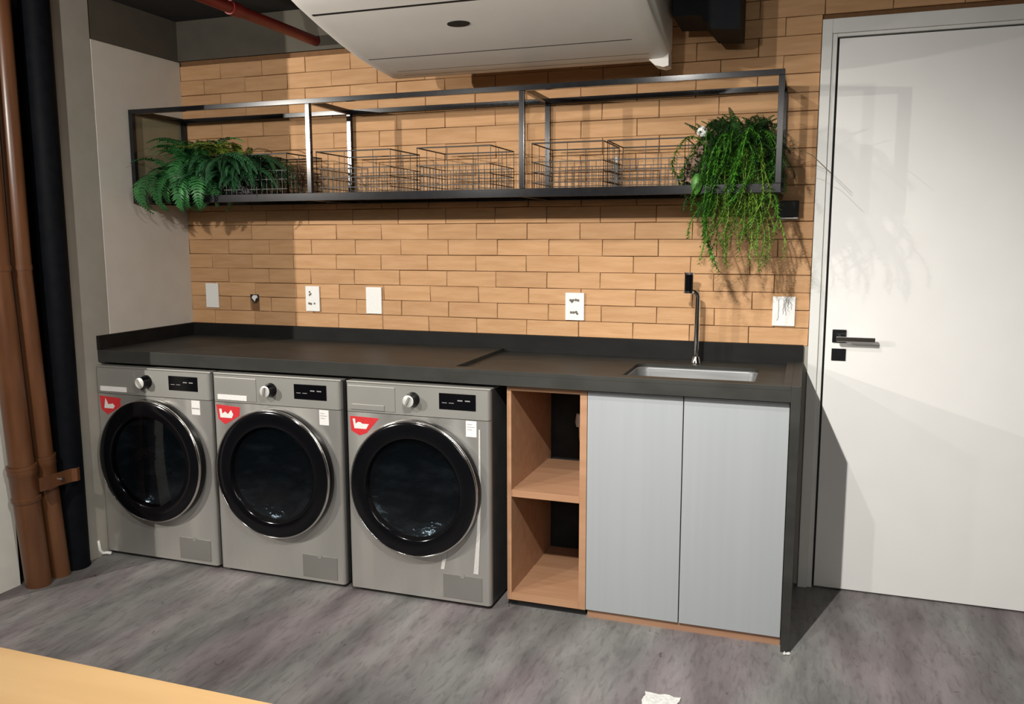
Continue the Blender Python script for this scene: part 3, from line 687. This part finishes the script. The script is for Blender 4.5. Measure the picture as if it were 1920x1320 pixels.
# ------------------------------------------------------------------ pipes at left
def big_pipe(y, lean, label, mt, r=.05, coup=None, x=.006):
    p = thing('vertical_pipe', (x, y, 0), label, 'pipe', 'vertical pipes at the left')
    def at(z): return (x, y-lean*min(1, z/1.0), z)
    if coup:
        z1, z2 = coup
        obj('lower_run', tube(B(), [at(0), at(z1)], r*1.06, 28), mt, p, smooth='auto')
        cpo = obj('coupling', tube(B(), [at(z1), at(z1+.006), at(z1+.02), at(z1+.022), at(z2-.03), at(z2-.026), at(z2)], [r*1.12, r*1.19, r*1.19, r*1.10, r*1.11, r*1.17, r*1.17], 28), mt, p, smooth='auto')
        obj('collar_ring', tube(B(), [at(z2), at(z2+.012)], r*1.21, 28), mt, cpo, smooth='auto')
        obj('upper_run', tube(B(), [at(z2+.012), at(1.28), (x, y-lean, 2.33)], [r, r, r*.95], 28), mt, p, smooth='auto')
        obj('joint_band', tube(B(), [at(1.28), at(1.30)], r*1.06, 28), mt, p, smooth='auto')
    else:
        obj('pipe_run', tube(B(), [at(0), at(1.0), (x, y-lean, ZC-.0005)], r, 28), mt, p, smooth='auto')
        obj('floor_collar', tube(B(), [at(0.0), at(.012)], r*1.03, 28), mt, p, smooth='auto')
    return p
PA = big_pipe(-1.008, .07, 'copper-brown drain pipe nearest the viewer, at the left edge', 'pipe', .046, (.36, .50))
PB = big_pipe(-.902, .07, 'copper-brown drain pipe between its twin and the black pipe', 'pipe', .038, (.40, .515))
PC = big_pipe(-.806, .0, 'black vertical pipe beside the grey wall end', 'pipe_dark', .057, x=-.008)
def bracket(z, y0, y1, x):
    bm = B(); n = 10; th = .003
    path = [(x+.036, y0+.012, 0), (x+.058, y0+.0, 0), (x+.062, y0+.03, 0), (x+.058, (y0+y1)/2, 0), (x+.062, y1-.02, 0), (x+.075, y1-.004, 0), (x+.070, y1+.014, 0)]
    lo = []; 
    for (px, py, _) in path:
        lo.append(((px, py, z), (px+th, py, z), (px+th, py, z+.055), (px, py, z+.055)))
    vs = [[bm.verts.new(q) for q in l] for l in lo]
    for a_, b_ in zip(vs, vs[1:]):
        for k in range(4): bm.faces.new((a_[k], a_[(k+1) % 4], b_[(k+1) % 4], b_[k]))
    bm.faces.new(vs[0]); bm.faces.new(vs[-1][::-1]); return bm
br = thing('pipe_bracket', (.1, -.96, .40), 'brown metal clamp strap tying the two brown pipes together', 'bracket')
obj('strap', bracket(.405, -1.03, -.86, .020), 'pipe', br, smooth='auto')
obj('bolt', tube(B(), [(.079, -.93, .43), (.093, -.93, .43)], .007, 8), 'chrome', br)
# ------------------------------------------------------------------ table, scraps
tb = thing('table', (2.35, -2.9, 0), 'light oak table edge in the lower left foreground', 'table')
bxo('tabletop', tb, 'table', 1.708, 2.86, -3.25, -2.545, .722, .75, bev=.002)
for (x, y) in ((1.75, -2.6), (2.80, -2.6), (1.75, -3.2), (2.80, -3.2)):
    bxo('leg', tb, 'black_matt', x-.02, x+.02, y-.02, y+.02, 0, .7215, bev=.001)
def scrap(name, label, c, w, h, s, cat, zt=.003):
    rd = random.Random(s); bm = B(); n = 7; m_ = 5; g = []
    for i in range(n+1):
        row = []
        for j in range(m_+1):
            e = (i in (0, n)) or (j in (0, m_))
            row.append(bm.verts.new((c[0]+w*(i/n-.5)+(rd.uniform(-.004, .004) if e else 0), c[1]+h*(j/m_-.5)+(rd.uniform(-.004, .004) if e else 0), zt*rd.uniform(.3, 1.3))))
        g.append(row)
    for i in range(n):
        for j in range(m_): bm.faces.new((g[i][j], g[i+1][j], g[i+1][j+1], g[i][j+1]))
    o = obj(name, bm, 'gasket', smooth=False); tag(o, label, cat); md = o.modifiers.new('t', 'SOLIDIFY'); md.thickness = .0012; return o
scrap('paper_scrap', 'crumpled white paper scrap stuck to the concrete floor', (2.555, -1.075, 0), .105, .085, 3, 'paper', .004)
scrap('sealant_blob', 'tiny white sealant blob at the foot of the waterfall panel', (2.909, -.634, 0), .018, .012, 4, 'sealant', .006)
o = obj('drain_hose', tube(B(), [(.003, -.69, .075), (.004, -.685, .03), (.008, -.675, .012), (.02, -.66, .010), (.04, -.658, .010)], .007, 10), 'white', smooth=True)
tag(o, 'short white hose end on the floor by the leftmost washer', 'hose')
